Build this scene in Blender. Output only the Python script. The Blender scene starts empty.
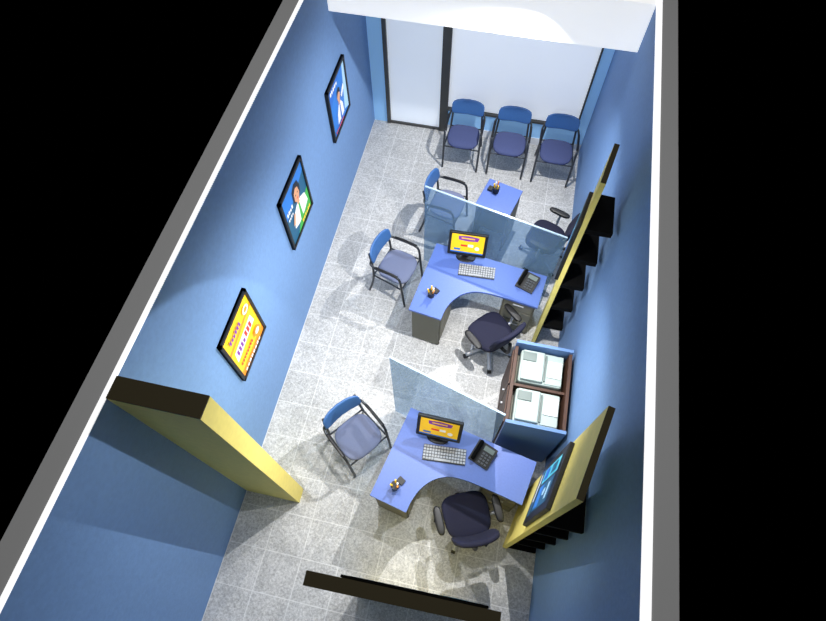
import bpy, bmesh, math, random
from mathutils import Vector, Matrix
random.seed(4)
S=bpy.context.scene
S.view_settings.view_transform='Standard'
COL=bpy.context.collection
def lin(c):
    r=[]
    for v in c[:3]:
        v=v/255.0
        r.append(v/12.92 if v<=.04045 else ((v+.055)/1.055)**2.4)
    return (r[0],r[1],r[2],1)
def mat(name,c,rough=.5,metal=0,em=0,var=0,vs=20,bump=0,spec=.5):
    m=bpy.data.materials.new(name);m.use_nodes=True
    nt=m.node_tree;b=nt.nodes['Principled BSDF']
    b.inputs['Base Color'].default_value=lin(c);b.inputs['Roughness'].default_value=rough
    b.inputs['Metallic'].default_value=metal;b.inputs['Specular IOR Level'].default_value=spec
    if em: b.inputs['Emission Color'].default_value=lin(c);b.inputs['Emission Strength'].default_value=em
    if var or bump:
        tc=nt.nodes.new('ShaderNodeTexCoord');n=nt.nodes.new('ShaderNodeTexNoise');n.inputs['Scale'].default_value=vs;n.inputs['Detail'].default_value=6
        nt.links.new(tc.outputs['Object'],n.inputs['Vector'])
        if var:
            r=nt.nodes.new('ShaderNodeValToRGB');l=lin(c)
            r.color_ramp.elements[0].position=.3;r.color_ramp.elements[1].position=.7
            r.color_ramp.elements[0].color=tuple(x*(1-var) for x in l[:3])+(1,);r.color_ramp.elements[1].color=tuple(min(1,x*(1+var)) for x in l[:3])+(1,)
            nt.links.new(n.outputs['Fac'],r.inputs[0]);nt.links.new(r.outputs[0],b.inputs['Base Color'])
        if bump:
            bp=nt.nodes.new('ShaderNodeBump');bp.inputs['Strength'].default_value=bump;bp.inputs['Distance'].default_value=.01
            nt.links.new(n.outputs['Fac'],bp.inputs['Height']);nt.links.new(bp.outputs[0],b.inputs['Normal'])
    return m
M={}
M['wall']=mat('blue_paint',(114,150,198),.7,var=.05,vs=30,bump=.15)
M['wallback']=mat('light_blue_paint_glow',(150,200,245),.7,em=.15)  # slight emission makes the paint look more brightly lit
M['cap']=mat('white_trim_glow',(255,255,255),.8,em=.8)  # trim glows by emission to read as overexposed white
M['grey']=mat('grey_concrete',(180,180,180),.9)
M['white']=mat('white_plaster_glow',(252,252,252),.8,em=.6)  # emission added so the bulkhead stays blown-out white
M['skirting']=mat('white_skirting',(235,238,242),.7)
M['yellow']=mat('yellow_paint',(240,222,122),.6,var=.04)
M['shadedtop']=mat('yellow_shaded_top',(56,48,20),.8)  # unlit tops of the yellow boards, shade put into the colour
M['black']=mat('black_plastic',(16,16,18),.5)
M['blackmat']=mat('black_laminate',(8,8,8),.9,spec=.1)
M['dframe']=mat('dark_grey_frame',(70,70,68),.5)
M['desk']=mat('blue_laminate',(80,106,176),.45,var=.05,vs=60)
M['taupe']=mat('taupe_steel',(100,98,84),.6)
M['taupe2']=mat('taupe_drawer_front',(122,120,106),.6)
M['chairblue']=mat('blue_backrest',(56,100,158),.5,var=.08,vs=80)
M['seat']=mat('grey_blue_fabric',(112,120,148),.85,var=.12,vs=120)
M['seatdark']=mat('dark_blue_fabric',(64,74,116),.85,var=.12,vs=120)
M['navy']=mat('navy_fabric',(12,15,44),.85,var=.15,vs=120)
M['frame']=mat('dark_metal_tube',(60,64,70),.35,metal=.5)
M['chrome']=mat('grey_metal',(185,188,192),.4,metal=.3)
M['wood']=mat('brown_wood',(68,40,24),.6,var=.2,vs=15)
M['printer']=mat('grey_green_plastic',(160,174,168),.5)
M['printer2']=mat('dark_grey_green_plastic',(100,112,108),.5)
M['paper']=mat('paper',(245,245,245),.8)
M['keys']=mat('key_caps',(165,167,170),.6)
M['kbbase']=mat('keyboard_base',(66,68,72),.6)
M['cabblue']=mat('cabinet_blue',(92,126,174),.6)
for n,c in dict(eyellow=(245,195,20),epurple=(120,45,150),ered=(215,50,35),ewhite=(235,235,235),ecyan=(80,190,215),eblue=(30,100,190),eteal=(15,85,120),egreen=(60,165,70),edark=(12,24,40),eskin=(205,150,115),eorange=(235,140,25),epale=(170,208,235),esky=(35,115,200)).items():
    M[n]=mat('print_'+n[1:],c,.5,em=.18)  # small emission on every print, so posters and pens glow like the screens
def glassmat(name,c,alpha):
    m=bpy.data.materials.new(name);m.use_nodes=True;nt=m.node_tree;nt.nodes.clear()
    o=nt.nodes.new('ShaderNodeOutputMaterial');mx=nt.nodes.new('ShaderNodeMixShader');t=nt.nodes.new('ShaderNodeBsdfTransparent');d=nt.nodes.new('ShaderNodeBsdfPrincipled')
    d.inputs['Base Color'].default_value=lin(c);d.inputs['Roughness'].default_value=.25
    t.inputs[0].default_value=lin((225,236,246))
    mx.inputs[0].default_value=alpha
    nt.links.new(t.outputs[0],mx.inputs[1]);nt.links.new(d.outputs[0],mx.inputs[2]);nt.links.new(mx.outputs[0],o.inputs[0]);return m
M['glass']=glassmat('blue_tinted_glass',(135,168,198),.3)
M['glassedge']=glassmat('glass_edge',(190,215,235),.7)
M['frost']=mat('frosted_glazing',(228,234,242),.3,em=.5)  # emission stands in for daylight behind the pane
M['frostdoor']=mat('frosted_door_glass',(218,226,236),.3,em=.42)  # emission brightens the opaque door pane
def floormat():
    m=bpy.data.materials.new('marble_tiles');m.use_nodes=True;nt=m.node_tree;b=nt.nodes['Principled BSDF'];N=nt.nodes.new;L=nt.links.new
    tc=N('ShaderNodeTexCoord')
    n1=N('ShaderNodeTexNoise');n1.inputs['Scale'].default_value=52;n1.inputs['Detail'].default_value=8;n1.inputs['Roughness'].default_value=.85
    n2=N('ShaderNodeTexNoise');n2.inputs['Scale'].default_value=6;n2.inputs['Detail'].default_value=4
    L(tc.outputs['Object'],n1.inputs['Vector']);L(tc.outputs['Object'],n2.inputs['Vector'])
    a=N('ShaderNodeMath');a.operation='MULTIPLY_ADD';a.inputs[1].default_value=.12
    L(n2.outputs['Fac'],a.inputs[0]);L(n1.outputs['Fac'],a.inputs[2])
    r=N('ShaderNodeValToRGB');r.color_ramp.elements[0].position=.45;r.color_ramp.elements[1].position=.67
    r.color_ramp.elements[0].color=lin((150,150,148));r.color_ramp.elements[1].color=lin((224,224,222))
    L(a.outputs[0],r.inputs[0])
    br=N('ShaderNodeTexBrick');br.offset=0;br.inputs['Scale'].default_value=1
    br.inputs['Brick Width'].default_value=.375;br.inputs['Row Height'].default_value=.375;br.inputs['Mortar Size'].default_value=.005;br.inputs['Mortar Smooth'].default_value=.2
    br.inputs['Color1'].default_value=(.94,.94,.94,1);br.inputs['Color2'].default_value=(1,1,1,1);br.inputs['Mortar'].default_value=(1,1,1,1)
    L(tc.outputs['Object'],br.inputs['Vector'])
    mu=N('ShaderNodeMix');mu.data_type='RGBA';mu.blend_type='MULTIPLY';mu.inputs[0].default_value=1
    L(r.outputs[0],mu.inputs[6]);L(br.outputs['Color'],mu.inputs[7])
    h=N('ShaderNodeMath');h.operation='MULTIPLY';h.inputs[1].default_value=.6;L(br.outputs['Fac'],h.inputs[0])
    mx=N('ShaderNodeMix');mx.data_type='RGBA';mx.inputs[7].default_value=lin((232,232,230))
    L(h.outputs[0],mx.inputs[0]);L(mu.outputs[2],mx.inputs[6]);L(mx.outputs[2],b.inputs['Base Color'])
    b.inputs['Roughness'].default_value=.5
    return m
M['floor']=floormat()

def empty(name,loc=(0,0,0),rz=0,sc=1):
    o=bpy.data.objects.new(name,None);COL.objects.link(o);o.location=loc;o.rotation_euler=(0,0,math.radians(rz));o.empty_display_size=.1;o.scale=(sc,sc,sc)
    return o
def meshobj(name,bm,m,parent=None,smooth=False):
    me=bpy.data.meshes.new(name);bm.normal_update();bm.to_mesh(me);bm.free()
    if smooth:
        for p in me.polygons:p.use_smooth=True
    o=bpy.data.objects.new(name,me);COL.objects.link(o)
    me.materials.append(M[m] if isinstance(m,str) else m)
    if parent:o.parent=parent
    return o
def box(name,x0,x1,y0,y1,z0,z1,m,parent=None,bev=0,rz=0,rx=0,ry=0):
    bm=bmesh.new();bmesh.ops.create_cube(bm,size=1)
    sx,sy,sz=abs(x1-x0),abs(y1-y0),abs(z1-z0)
    for v in bm.verts:v.co=Vector((v.co.x*sx,v.co.y*sy,v.co.z*sz))
    if bev:bmesh.ops.bevel(bm,geom=bm.edges[:],offset=bev,segments=2,affect='EDGES',profile=.5)
    o=meshobj(name,bm,m,parent)
    o.location=((x0+x1)/2,(y0+y1)/2,(z0+z1)/2);o.rotation_euler=(math.radians(rx),math.radians(ry),math.radians(rz))
    return o
def prism(name,pts,z0,z1,m,parent=None,bev=0):
    bm=bmesh.new();b=[bm.verts.new((x,y,z0)) for x,y in pts];t=[bm.verts.new((x,y,z1)) for x,y in pts];n=len(pts)
    bm.faces.new(b[::-1]);bm.faces.new(t)
    for i in range(n):bm.faces.new((b[i],b[(i+1)%n],t[(i+1)%n],t[i]))
    bmesh.ops.recalc_face_normals(bm,faces=bm.faces)
    return meshobj(name,bm,m,parent)
def cyl(name,p0,p1,r0,m,parent=None,r1=None,seg=20):
    p0,p1=Vector(p0),Vector(p1);r1=r0 if r1 is None else r1
    bm=bmesh.new();bmesh.ops.create_cone(bm,cap_ends=True,segments=seg,radius1=r0,radius2=r1,depth=(p1-p0).length)
    q=(p1-p0).to_track_quat('Z','Y').to_matrix().to_4x4()
    bmesh.ops.transform(bm,matrix=Matrix.Translation((p0+p1)/2)@q,verts=bm.verts)
    return meshobj(name,bm,m,parent)
def cat(pts,n=6):
    P=[Vector(p) for p in pts];P=[P[0]*2-P[1]]+P+[P[-1]*2-P[-2]];out=[]
    for i in range(1,len(P)-2):
        for k in range(n):
            t=k/n;a,b,c,d=P[i-1],P[i],P[i+1],P[i+2]
            out.append(.5*((2*b)+(c-a)*t+(2*a-5*b+4*c-d)*t*t+(3*b-a-3*c+d)*t**3))
    out.append(P[-2]);return out
def tube(name,pts,r,m,parent=None,smooth=True,seg=10,flat=1.0):
    P=cat(pts) if smooth else [Vector(p) for p in pts]
    bm=bmesh.new();rings=[];up=None
    for i,p in enumerate(P):
        t=(P[min(i+1,len(P)-1)]-P[max(i-1,0)]).normalized()
        if up is None:
            up=t.orthogonal().normalized()
        up=(up-t*up.dot(t)).normalized();s=t.cross(up)
        rings.append([bm.verts.new(p+up*math.cos(a)*r+s*math.sin(a)*r*flat) for a in [2*math.pi*k/seg for k in range(seg)]])
    for i in range(len(rings)-1):
        for k in range(seg):bm.faces.new((rings[i][k],rings[i][(k+1)%seg],rings[i+1][(k+1)%seg],rings[i+1][k]))
    bm.faces.new(rings[0][::-1]);bm.faces.new(rings[-1])
    bmesh.ops.recalc_face_normals(bm,faces=bm.faces)
    return meshobj(name,bm,m,parent,True)
def sp(v,e):return math.copysign(abs(v)**e,v)
def pad(name,c,size,m,parent=None,e1=.45,e2=.45,fn=None,axis='z',nu=40,nv=16):
    bm=bmesh.new();rows=[]
    for j in range(nv+1):
        v=-math.pi/2+math.pi*j/nv;row=[]
        for i in range(nu):
            u=2*math.pi*i/nu
            a=sp(math.cos(v),e1)*sp(math.cos(u),e2);b=sp(math.cos(v),e1)*sp(math.sin(u),e2);d=sp(math.sin(v),e1)
            if axis=='z':q=Vector((a*size[0]/2,b*size[1]/2,d*size[2]/2))
            else:q=Vector((a*size[0]/2,d*size[1]/2,b*size[2]/2))
            if fn:q=fn(q)
            row.append(bm.verts.new(q+Vector(c)))
        rows.append(row)
    for j in range(nv):
        for i in range(nu):bm.faces.new((rows[j][i],rows[j][(i+1)%nu],rows[j+1][(i+1)%nu],rows[j+1][i]))
    bmesh.ops.remove_doubles(bm,verts=bm.verts,dist=1e-5)
    bmesh.ops.recalc_face_normals(bm,faces=bm.faces)
    return meshobj(name,bm,m,parent,True)

# ---------------- room shell ----------------
H=2.95;YF=-7.5
box('floor',-.17,3.18,YF,.15,-.1,0,'floor')
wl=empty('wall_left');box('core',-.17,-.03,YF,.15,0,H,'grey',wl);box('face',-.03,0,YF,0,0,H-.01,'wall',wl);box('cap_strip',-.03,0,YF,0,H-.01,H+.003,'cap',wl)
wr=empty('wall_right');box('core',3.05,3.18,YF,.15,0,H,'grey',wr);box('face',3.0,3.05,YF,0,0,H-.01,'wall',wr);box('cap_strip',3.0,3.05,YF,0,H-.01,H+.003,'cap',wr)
wf=empty('wall_front');box('face',0,3,YF-.1,YF,0,H,'wall',wf)
wb=empty('wall_back')
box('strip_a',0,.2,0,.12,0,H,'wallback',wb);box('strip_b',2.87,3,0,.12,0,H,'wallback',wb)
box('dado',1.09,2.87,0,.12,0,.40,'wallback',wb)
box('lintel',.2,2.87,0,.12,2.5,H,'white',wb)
d=empty('door_1')
box('jamb_a',.2,.25,-.03,.1,0,2.5,'dframe',d);box('jamb_b',.97,1.08,-.03,.1,0,2.5,'dframe',d);box('rail_bottom',.25,.97,-.015,.06,0,.035,'dframe',d);box('rail_top',.25,.97,-.015,.06,2.4,2.5,'dframe',d)
box('pane',.25,.97,.01,.04,.035,2.4,'frostdoor',d)
w=empty('window_1')
box('sill',1.08,2.87,-.03,.1,.40,.43,'dframe',w);box('pane',1.08,2.85,.02,.05,.43,2.5,'frost',w);box('jamb',2.85,2.87,-.02,.1,.43,2.5,'dframe',w)
bb=empty('baseboard_back');box('board',1.09,3.0,-.012,0,0,.12,'skirting',bb)
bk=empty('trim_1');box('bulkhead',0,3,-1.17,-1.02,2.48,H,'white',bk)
pt=empty('yellow_partition_wall');box('panel',0,.575,-5.43,-5.29,0,H-.01,'yellow',pt);box('top_edge',0,.575,-5.43,-5.29,H-.01,H+.002,'shadedtop',pt)

# ---------------- chairs ----------------
def visitor_chair(x,y,rz,sm='seat'):
    e=empty('visitor_chair',(x,y,0),rz,.94)
    pad('seat',(0,.03,.445),(.45,.43,.075),sm,e,.6,.62,fn=lambda q:Vector((q.x*(1+.15*q.y),q.y,q.z+.25*q.x*q.x-.12*max(q.y-.12,0))))
    pad('backrest',(0,-.235,.755),(.46,.035,.22),'chairblue',e,.5,.5,axis='y',fn=lambda q:Vector((q.x,q.y+.9*q.x*q.x-q.z*.2,q.z)))
    for s in (-1,1):
        X=.235*s
        tube('side_frame_%d'%(s+2),[(X*1.08,.25,.012),(X*1.08,.225,.3),(X*1.08,.20,.58),(X*1.08,.15,.645),(X*1.08,.02,.655),(X*1.08,-.12,.645),(X*1.02,-.2,.66),(X*.88,-.215,.7)],.015,'frame',e)
        tube('back_leg_%d'%(s+2),[(X*1.05,-.27,.012),(X*1.0,-.21,.25),(X*.95,-.19,.44),(X*.9,-.2,.62),(X*.85,-.235,.82)],.015,'frame',e)
        tube('arm_pad_%d'%(s+2),[(X*1.08,.17,.665),(X*1.08,.08,.674),(X*1.08,-.04,.672),(X*1.07,-.13,.664)],.022,'black',e,flat=.6)
        tube('seat_rail_%d'%(s+2),[(X*1.08,.22,.40),(X*1.0,0,.405),(X*.96,-.19,.41)],.011,'frame',e)
    tube('cross_front',[(-.25,.215,.40),(0,.215,.40),(.25,.215,.40)],.010,'frame',e)
    tube('cross_back',[(-.225,-.19,.41),(0,-.19,.41),(.225,-.19,.41)],.010,'frame',e)
    return e
visitor_chair(1.39,-.46,180,'seatdark');visitor_chair(2.01,-.46,180,'seatdark');visitor_chair(2.63,-.47,180,'seatdark')
visitor_chair(.96,-2.68,-105);visitor_chair(1.03,-4.72,-128);visitor_chair(1.36,-1.66,-100)

def task_chair(x,y,rz):
    e=empty('task_chair',(x,y,0),rz,.92)
    for k in range(5):
        a=math.radians(90+72*k);c,s=math.cos(a),math.sin(a)
        tube('star_arm_%d'%k,[(c*.03,s*.03,.11),(c*.15,s*.15,.10),(c*.30,s*.30,.072)],.024,'chrome',e)
        cyl('caster_%d'%k,(c*.30-s*.022,s*.30+c*.022,.03),(c*.30+s*.022,s*.30-c*.022,.03),.03,'black',e)
    cyl('hub',(0,0,.08),(0,0,.15),.045,'chrome',e);cyl('gas_column',(0,0,.15),(0,0,.42),.026,'black',e)
    box('mechanism',-.1,.1,-.12,.1,.405,.43,'black',e,.008)
    pad('seat',(0,.03,.475),(.48,.45,.10),'navy',e,.5,.6,fn=lambda q:Vector((q.x*(1+.2*q.y),q.y,q.z+.2*q.x*q.x)))
    pad('backrest',(0,-.25,.79),(.45,.07,.44),'navy',e,.5,.5,axis='y',fn=lambda q:Vector((q.x,q.y+.8*q.x*q.x-q.z*.22,q.z)))
    tube('back_bar',[(0,-.08,.42),(0,-.25,.43),(0,-.30,.52),(0,-.285,.7)],.022,'black',e)
    for s in (-1,1):
        X=.29*s
        tube('arm_bracket_%d'%(s+2),[(.1*s,0,.42),(X,0,.425),(X*1.03,0,.5),(X*1.03,-.01,.66)],.016,'chrome',e)
        pad('arm_pad_%d'%(s+2),(X*1.03,.01,.68),(.085,.28,.045),'black',e,.6,.7)
    return e
task_chair(2.20,-3.33,48);task_chair(2.26,-5.27,24);task_chair(2.66,-1.93,70)

# ---------------- desks ----------------
def arcpts():
    c=[(.36,0),(.365,.12),(.40,.25),(.47,.36),(.58,.44),(.72,.475),(.9,.485),(1.28,.485)]
    return [(v.x,v.y) for v in cat([(a,b,0) for a,b in c],5)]
def l_desk(x,y,rz):
    e=empty('corner_desk',(x,y,0),rz)
    poly=[(0,0)]+arcpts()+[(1.28,.9),(0,.9)]
    prism('desktop',poly,.72,.75,'desk',e)
    box('pedestal_aisle',.02,.34,.03,.48,.02,.72,'taupe',e,.004)
    for k in range(3):box('pedestal_front_%d'%k,.341,.35,.06,.45,.08+k*.21,.27+k*.21,'taupe2',e,.003)
    box('pedestal_wall',.90,1.26,.52,.86,.02,.72,'taupe',e,.004)
    for k in range(3):
        box('drawer_front_%d'%k,.92,1.24,.508,.519,.07+k*.215,.27+k*.215,'taupe2',e,.003)
        box('drawer_handle_%d'%k,1.02,1.14,.496,.507,.2+k*.215,.215+k*.215,'chrome',e)
    box('modesty_panel',.36,.90,.86,.88,.3,.72,'desk',e)
    for i,(a,b) in enumerate([(.03,.06),(.33,.06),(.03,.45),(1.23,.55),(1.23,.83)]):
        cyl('foot_%d'%i,(a,b,0),(a,b,.02),.02,'black',e)
    return e
l_desk(1.28,-3.38,-8);l_desk(1.35,-5.31,-12)
e=empty('small_desk',(1.74,-1.84,0),-15)
box('desktop',0,.43,0,.43,.72,.75,'desk',e,.004);box('side_a',.01,.03,.02,.41,0,.72,'taupe',e);box('side_b',.40,.42,.02,.41,0,.72,'taupe',e);box('modesty',.03,.40,.37,.39,.25,.72,'desk',e);box('shelf',.03,.40,.05,.37,.3,.32,'taupe',e)

def divider(x0,y0,x1,y1,h):
    L=math.hypot(x1-x0,y1-y0);e=empty('glass_divider',(x0,y0,0),math.degrees(math.atan2(y1-y0,x1-x0)))
    box('pane',0,L,-.006,.006,.02,h,'glass',e);box('top_edge',0,L,-.008,.008,h,h+.012,'glassedge',e)
    for i,t in enumerate((.12,L-.12)):box('foot_%d'%i,t-.03,t+.03,-.03,.03,0,.03,'chrome',e)
divider(1.22,-2.27,2.73,-2.62,1.42);divider(1.32,-4.27,2.37,-4.57,1.52)

# ---------------- desk items ----------------
DZ=.751
def quadmesh(name,pts,m,parent):
    bm=bmesh.new();bm.faces.new([bm.verts.new(p) for p in pts]);return meshobj(name,bm,m,parent)
def flat_art(shapes,W_,H_,parent,off,tr):
    for i,(m,pl) in enumerate(shapes):
        quadmesh('print_%d'%i,[tr(u,v,off+.0006*i) for u,v in pl],m,parent)
def rect(a,b,c,d):return [(a,b),(c,b),(c,d),(a,d)]
def ell(cx,cy,rx,ry,n=20):return [(cx+rx*math.cos(2*math.pi*k/n),cy+ry*math.sin(2*math.pi*k/n)) for k in range(n)]
promo=[('eyellow',rect(0,0,1,1)),('epurple',[(.22,.7),(.5,.66),(.8,.7),(.84,.9),(.5,.95),(.2,.9)]),('eyellow',rect(.3,.78,.7,.84)),('eblue',rect(0,.0,1,.07)),('ered',rect(.3,.36,.5,.46)),('ewhite',rect(.52,.36,.68,.5)),('eblue',rect(.1,.14,.3,.24)),('ewhite',ell(.8,.32,.07,.1))]
def monitor(x,y,rz):
    e=empty('computer_monitor',(x,y,DZ),rz)
    pad('foot',(0,.03,.008),(.22,.17,.016),'black',e,.4,.8)
    box('neck',-.03,.03,.03,.06,.01,.14,'black',e,.006)
    h=empty('screen_head',(0,.02,.23));h.parent=e;h.rotation_euler=(math.radians(-20),0,0)
    box('housing',-.21,.21,0,.035,-.15,.15,'black',h,.01)
    box('rear_bulge',-.13,.13,.03,.06,-.09,.09,'black',h,.012)
    flat_art(promo,1,1,h,.0015,lambda u,v,o:((u-.5)*.355,-o,(v-.5)*.235+.01))
monitor(1.76,-2.62,2);monitor(1.85,-4.67,-1)
def keyboard(x,y,rz):
    e=empty('keyboard',(x,y,DZ),rz);box('base',-.2,.2,-.075,.075,0,.015,'kbbase',e,.004)
    bm=bmesh.new()
    for r in range(5):
        for c in range(15):
            if r==0 and 4<=c<=9:
                if c>4:continue
                cx,wd=-.186+.0266*6.5,.155
            else:cx,wd=-.186+.0266*c,.021
            bmesh.ops.create_cube(bm,size=1,matrix=Matrix.Translation((cx,-.056+r*.028,.02))@Matrix.Diagonal((wd,.021,.01,1)))
    meshobj('keys',bm,'keys',e)
keyboard(1.91,-2.77,3);keyboard(1.94,-4.81,4)
def phone(x,y,rz):
    e=empty('desk_phone',(x,y,DZ),rz)
    bm=bmesh.new();P=[(-.1,-.1,0),(.1,-.1,0),(.1,.1,0),(-.1,.1,0),(-.1,-.1,.02),(.1,-.1,.02),(.1,.1,.065),(-.1,.1,.065)];v=[bm.verts.new(p) for p in P]
    for f in [(3,2,1,0),(4,5,6,7),(0,1,5,4),(1,2,6,5),(2,3,7,6),(3,0,4,7)]:bm.faces.new([v[i] for i in f])
    meshobj('body',bm,'black',e)
    tube('handset',[(-.065,-.09,.055),(-.065,-.06,.075),(-.065,0,.09),(-.065,.06,.095),(-.065,.09,.085)],.02,'blackmat',e)
    box('display',-.02,.08,.035,.08,.057,.064,'printer2',e,rx=13)
    for i in range(4):
        for j in range(3):box('key_%d%d'%(i,j),-.01+j*.032,.012+j*.032,-.085+i*.028,-.067+i*.028,.026+i*.006,.036+i*.006,'kbbase',e)
phone(2.47,-2.80,-20);phone(2.29,-4.74,-22)
def penholder(x,y,rz=0):
    e=empty('pen_holder',(x,y,DZ),rz)
    cyl('cup',(0,0,0),(0,0,.09),.035,'black',e,.04);box('note_block',.045,.10,-.035,.03,0,.03,'black',e)
    for i,(a,b,m) in enumerate([(.015,.01,'eyellow'),(-.015,.012,'eyellow'),(0,-.018,'eorange'),(.01,-.008,'ewhite')]):
        cyl('pen_%d'%i,(a,b,.05),(a*1.9,b*1.9,.15),.008,m,e,seg=8)
penholder(1.48,-3.17,60);penholder(1.56,-5.19,60);penholder(1.95,-1.62,160)

# ---------------- printer cabinet ----------------
e=empty('printer_cabinet')
X0,X1,Y0,Y1=2.42,2.96,-4.49,-3.66
box('end_near',X0,X1,Y0,Y0+.03,0,1.10,'cabblue',e);box('end_far',X0,X1,Y1-.03,Y1,0,1.10,'cabblue',e)
box('front',X0,X0+.03,Y0+.03,Y1-.03,0,1.02,'wood',e);box('back',X1-.03,X1,Y0+.03,Y1-.03,0,1.06,'wood',e)
box('shelf',X0+.03,X1-.03,Y0+.03,Y1-.03,.80,.83,'taupe',e);box('middle_board',X0+.03,X1-.03,-4.085,-4.06,.83,.99,'wood',e)
for k in range(2):
    yy=Y0+.05+k*.38;box('leaf_%d'%k,X0-.012,X0,yy,yy+.36,.08,.95,'wood',e,.003);cyl('knob_%d'%k,(X0-.03,yy+.3-.24*k,.6),(X0-.012,yy+.3-.24*k,.6),.01,'chrome',e)
def printer(x,y,rz,px):
    e=empty('laser_printer',(x,y,.831),rz)
    box('body',-.205,.205,-.165,.165,0,.17,'printer',e,.02)
    box('scanner_lid',-.19,.02,-.15,.155,.168,.205,'printer',e,.012)
    box('control_panel',-.185,-.06,.04,.13,.202,.216,'printer2',e,.004)
    box('output_tray',.04,.20,-.15,.15,.165,.177,'printer',e,.004)
    box('output_slot',.03,.045,-.13,.13,.17,.195,'printer2',e)
    box('paper_stack',.06,.19,-.08+px,.08+px,.178,.19,'paper',e,rz=0)
printer(2.69,-3.87,0,0);printer(2.69,-4.27,0,.03)

# ---------------- display stands ----------------
news=[('edark',rect(0,0,1,1)),('eteal',rect(.0,.0,1,.14)),('ecyan',rect(.04,.2,.36,.96)),('eteal',rect(.42,.22,.96,.95)),('ewhite',rect(.1,.05,.7,.1)),('esky',rect(.46,.27,.92,.5)),('epale',rect(.52,.74,.86,.84)),('eteal',rect(.1,.62,.3,.85)),('epale',ell(.66,.62,.08,.07)),('eblue',rect(.08,.3,.32,.5))]
def display_stand(x0,y0,x1,y1,h=2.9,zt=2.45,zc=1.85,xw=2.98):
    L=math.hypot(x1-x0,y1-y0);e=empty('display_stand',(x0,y0,0),math.degrees(math.atan2(y1-y0,x1-x0)))
    box('board',0,L,-.04,0,0,h,'yellow',e);box('board_top',0,L,-.04,0,h,h+.006,'shadedtop',e)
    box('back_plate',0.01,L,-.05,-.04,.02,zt,'blackmat',e)
    ca,sa=(x1-x0)/L,(y1-y0)/L
    def loc(X,Y):
        dx,dy=X-x0,Y-y0;return (ca*dx+sa*dy,-sa*dx+ca*dy)
    n=6
    for k in range(n):
        z=zt-.03-k*.44
        if z<.1:break
        pts=[(0.01,-.05),(L,-.05),loc(xw,y1-.02),loc(xw,y0+.0)]
        prism('shelf_%d'%k,pts,z-.06,z,'blackmat',e)
    w_,hh=L*.86,.9
    box('tv_housing',L/2-w_/2,L/2+w_/2,.001,.035,zc-hh/2,zc+hh/2,'black',e,.006)
    flat_art(news,1,1,e,.0362,lambda u,v,o:(L/2-(u-.5)*w_*.78,o,zc+(v-.5)*hh*.82))
    return e
display_stand(2.68,-3.14,2.76,-2.74,2.83,2.3,xw=2.94)
display_stand(2.67,-5.40,2.81,-4.85,2.90,1.9,1.75)
e=empty('advertising_board',(1.38,-6.07,0),1.5)
box('board',0,.98,-.035,.035,0,2.9,'yellow',e);box('board_top',0,.98,-.035,.035,2.9,2.906,'shadedtop',e);box('tv_housing',.17,.92,.036,.05,1.9,2.88,'blackmat',e,.004)
flat_art(news,1,1,e,.0515,lambda u,v,o:(.90-u*.7,o,1.95+v*.88))

# ---------------- posters ----------------
def poster(y0,y1,z0,z1,shapes):
    e=empty('framed_poster',(0.002,y0,z0));w_,h_=y1-y0,z1-z0
    box('backing',0,.02,0,w_,0,h_,'black',e)
    for n,a in dict(b=(0,w_,0,.03),t=(0,w_,h_-.03,h_),l=(0,.03,0,h_),r=(w_-.03,w_,0,h_)).items():
        box('frame_'+n,.0,.035,a[0],a[1],a[2],a[3],'black',e)
    flat_art(shapes,1,1,e,.0215,lambda u,v,o:(o,.03+u*(w_-.06),.03+v*(h_-.06)))
def textish(m,x0,y0,x1,y1,n,seed):
    r=random.Random(seed);out=[];x=x0;st=(x1-x0)/n
    for i in range(n):
        a=r.random();h=y1 if a<.6 else y0+(y1-y0)*.75
        out.append((m,rect(x+st*.1,y0,x+st*.8,h)));x+=st
    return out
P1=[('eyellow',rect(0,0,1,1)),('eorange',rect(0,0,1,.12)),('eorange',[(0,.62),(1,.7),(1,.76),(0,.68)]),('ewhite',[(.08,.36),(.9,.42),(.86,.6),(.12,.56)])]+textish('epurple',.16,.42,.5,.53,4,3)+textish('ered',.52,.44,.8,.56,3,4)+textish('ered',.1,.22,.62,.28,8,5)+textish('ewhite',.1,.04,.8,.09,8,6)+textish('epurple',.12,.8,.56,.88,6,1)+[('eorange',ell(.8,.25,.12,.08)),('ewhite',ell(.8,.25,.07,.045)),('ewhite',ell(.8,.85,.1,.07)),('eorange',ell(.8,.85,.06,.04))]
P2=[('eteal',rect(0,0,1,1)),('esky',[(0,.55),(1,.8),(1,1),(0,1)]),('egreen',[(.3,0),(1,0),(1,.42),(.62,.3)]),('ewhite',[(.22,.2),(.34,.44),(.48,.5),(.68,.5),(.86,.42),(.92,.2),(.7,.14),(.4,.14)]),('egreen',[(.5,.14),(.62,.14),(.6,.46),(.55,.46)]),('edark',[(.4,.62),(.42,.82),(.55,.89),(.7,.85),(.76,.7),(.72,.58),(.46,.56)]),('eskin',[(.52,.46),(.62,.46),(.63,.56),(.52,.56)]),('eskin',[(.46,.6),(.48,.74),(.57,.79),(.66,.75),(.69,.62),(.63,.53),(.52,.53)]),('edark',ell(.53,.67,.02,.012)),('edark',ell(.62,.67,.02,.012)),('ered',ell(.575,.585,.035,.012)),('eskin',[(.18,.3),(.26,.28),(.36,.44),(.3,.47)])]+textish('ewhite',.06,.62,.34,.69,4,7)+textish('ewhite',.06,.52,.28,.57,4,8)+textish('eyellow',.5,.06,.92,.12,6,9)
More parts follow.
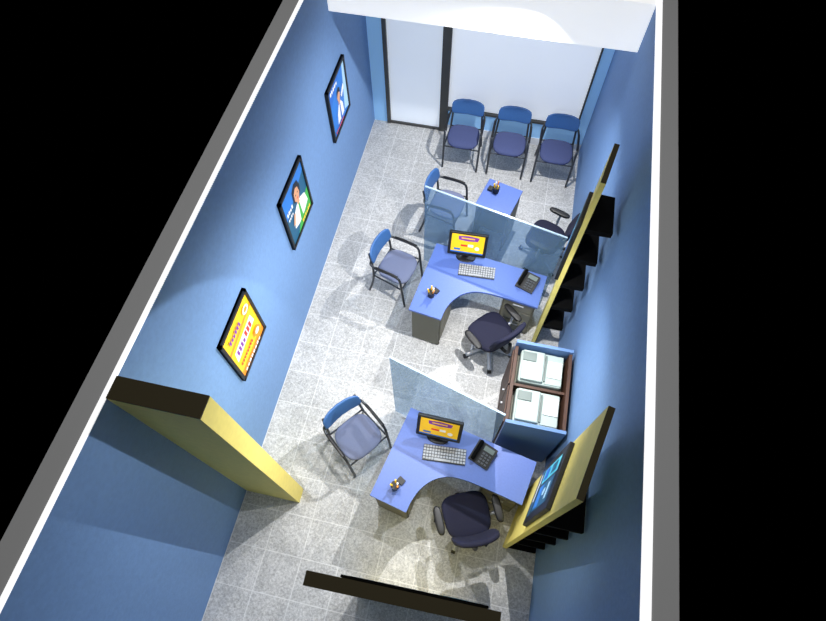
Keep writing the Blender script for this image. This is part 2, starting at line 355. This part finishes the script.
P3=[('esky',rect(0,0,1,1)),('epale',[(.75,.1),(1,.0),(1,1),(.9,1)]),('eblue',[(0,.6),(.8,1),(0,1)]),('ewhite',[(.3,.1),(.34,.3),(.44,.42),(.58,.44),(.68,.32),(.7,.1)]),('eskin',[(.46,.42),(.56,.42),(.56,.52),(.46,.52)]),('eskin',ell(.51,.58,.09,.1)),('edark',[(.41,.6),(.44,.71),(.52,.75),(.61,.7),(.61,.6),(.51,.67)]),('eblue',[(.47,.1),(.54,.1),(.53,.42),(.49,.42)]),('ewhite',[(.66,.44),(.84,.56),(.8,.64),(.62,.52)])]+textish('ewhite',.08,.86,.5,.93,5,10)+textish('ered',.08,.04,.6,.08,7,11)
poster(-4.64,-4.07,1.17,1.91,P1)
poster(-3.17,-2.54,1.17,1.90,P2)
poster(-1.65,-1.01,1.17,1.87,P3)

# ---------------- lights ----------------
def light(kind,name,loc,energy,col=(1,1,1),size=.1,target=None,**k):
    l=bpy.data.lights.new(name,kind);l.energy=energy;l.color=col
    if kind=='AREA':l.shape='RECTANGLE';l.size=size;l.size_y=k.get('sy',size)
    else:l.shadow_soft_size=size
    if kind=='SPOT':l.spot_size=math.radians(k.get('angle',60));l.spot_blend=k.get('blend',.2)
    o=bpy.data.objects.new(name,l);COL.objects.link(o);o.location=loc
    if target:o.rotation_euler=(Vector(target)-Vector(loc)).to_track_quat('-Z','Y').to_euler()
    return o
light('AREA','overhead_ambient_fill',(1.5,-3.4,10),250,(1,1,1),6,sy=8,target=(1.5,-3.401,0))  # ambient fill added far above the open room, not a fixture
light('SPOT','ceiling_downlight',(2.15,-1.4,2.9),310,(1,.99,.98),.012,target=(1.1,-2.3,0),angle=135,blend=.8)
light('SPOT','ceiling_downlight',(2.2,-3.6,2.9),310,(1,.99,.98),.012,target=(1.1,-4.6,0),angle=135,blend=.8)
light('SPOT','ceiling_downlight',(1.2,-4.5,2.9),95,(1,.99,.98),.012,target=(1.9,-3.9,0),angle=150,blend=.7)  # unseen lamp, moved and strengthened to fill yellow boards and right wall
light('SPOT','wall_fill_spot',(2.4,-4.75,2.88),95,(.97,.98,1),.02,target=(0,-6.1,1.0),angle=88,blend=.06)  # spot added to brighten the poster wall and nearby floor, source unknown
wd=bpy.data.worlds.new('World');S.world=wd;wd.use_nodes=True;wd.node_tree.nodes['Background'].inputs[0].default_value=(0,0,0,1)
# ---------------- camera ----------------
cd=bpy.data.cameras.new('camera');cam=bpy.data.objects.new('camera',cd);COL.objects.link(cam)
cam.location=(1.9539,-6.0562,5.9751);cam.rotation_euler=(.4833,.0075,.216);cd.sensor_width=36;cd.lens=36*556.23/826;cd.clip_start=.05
S.camera=cam
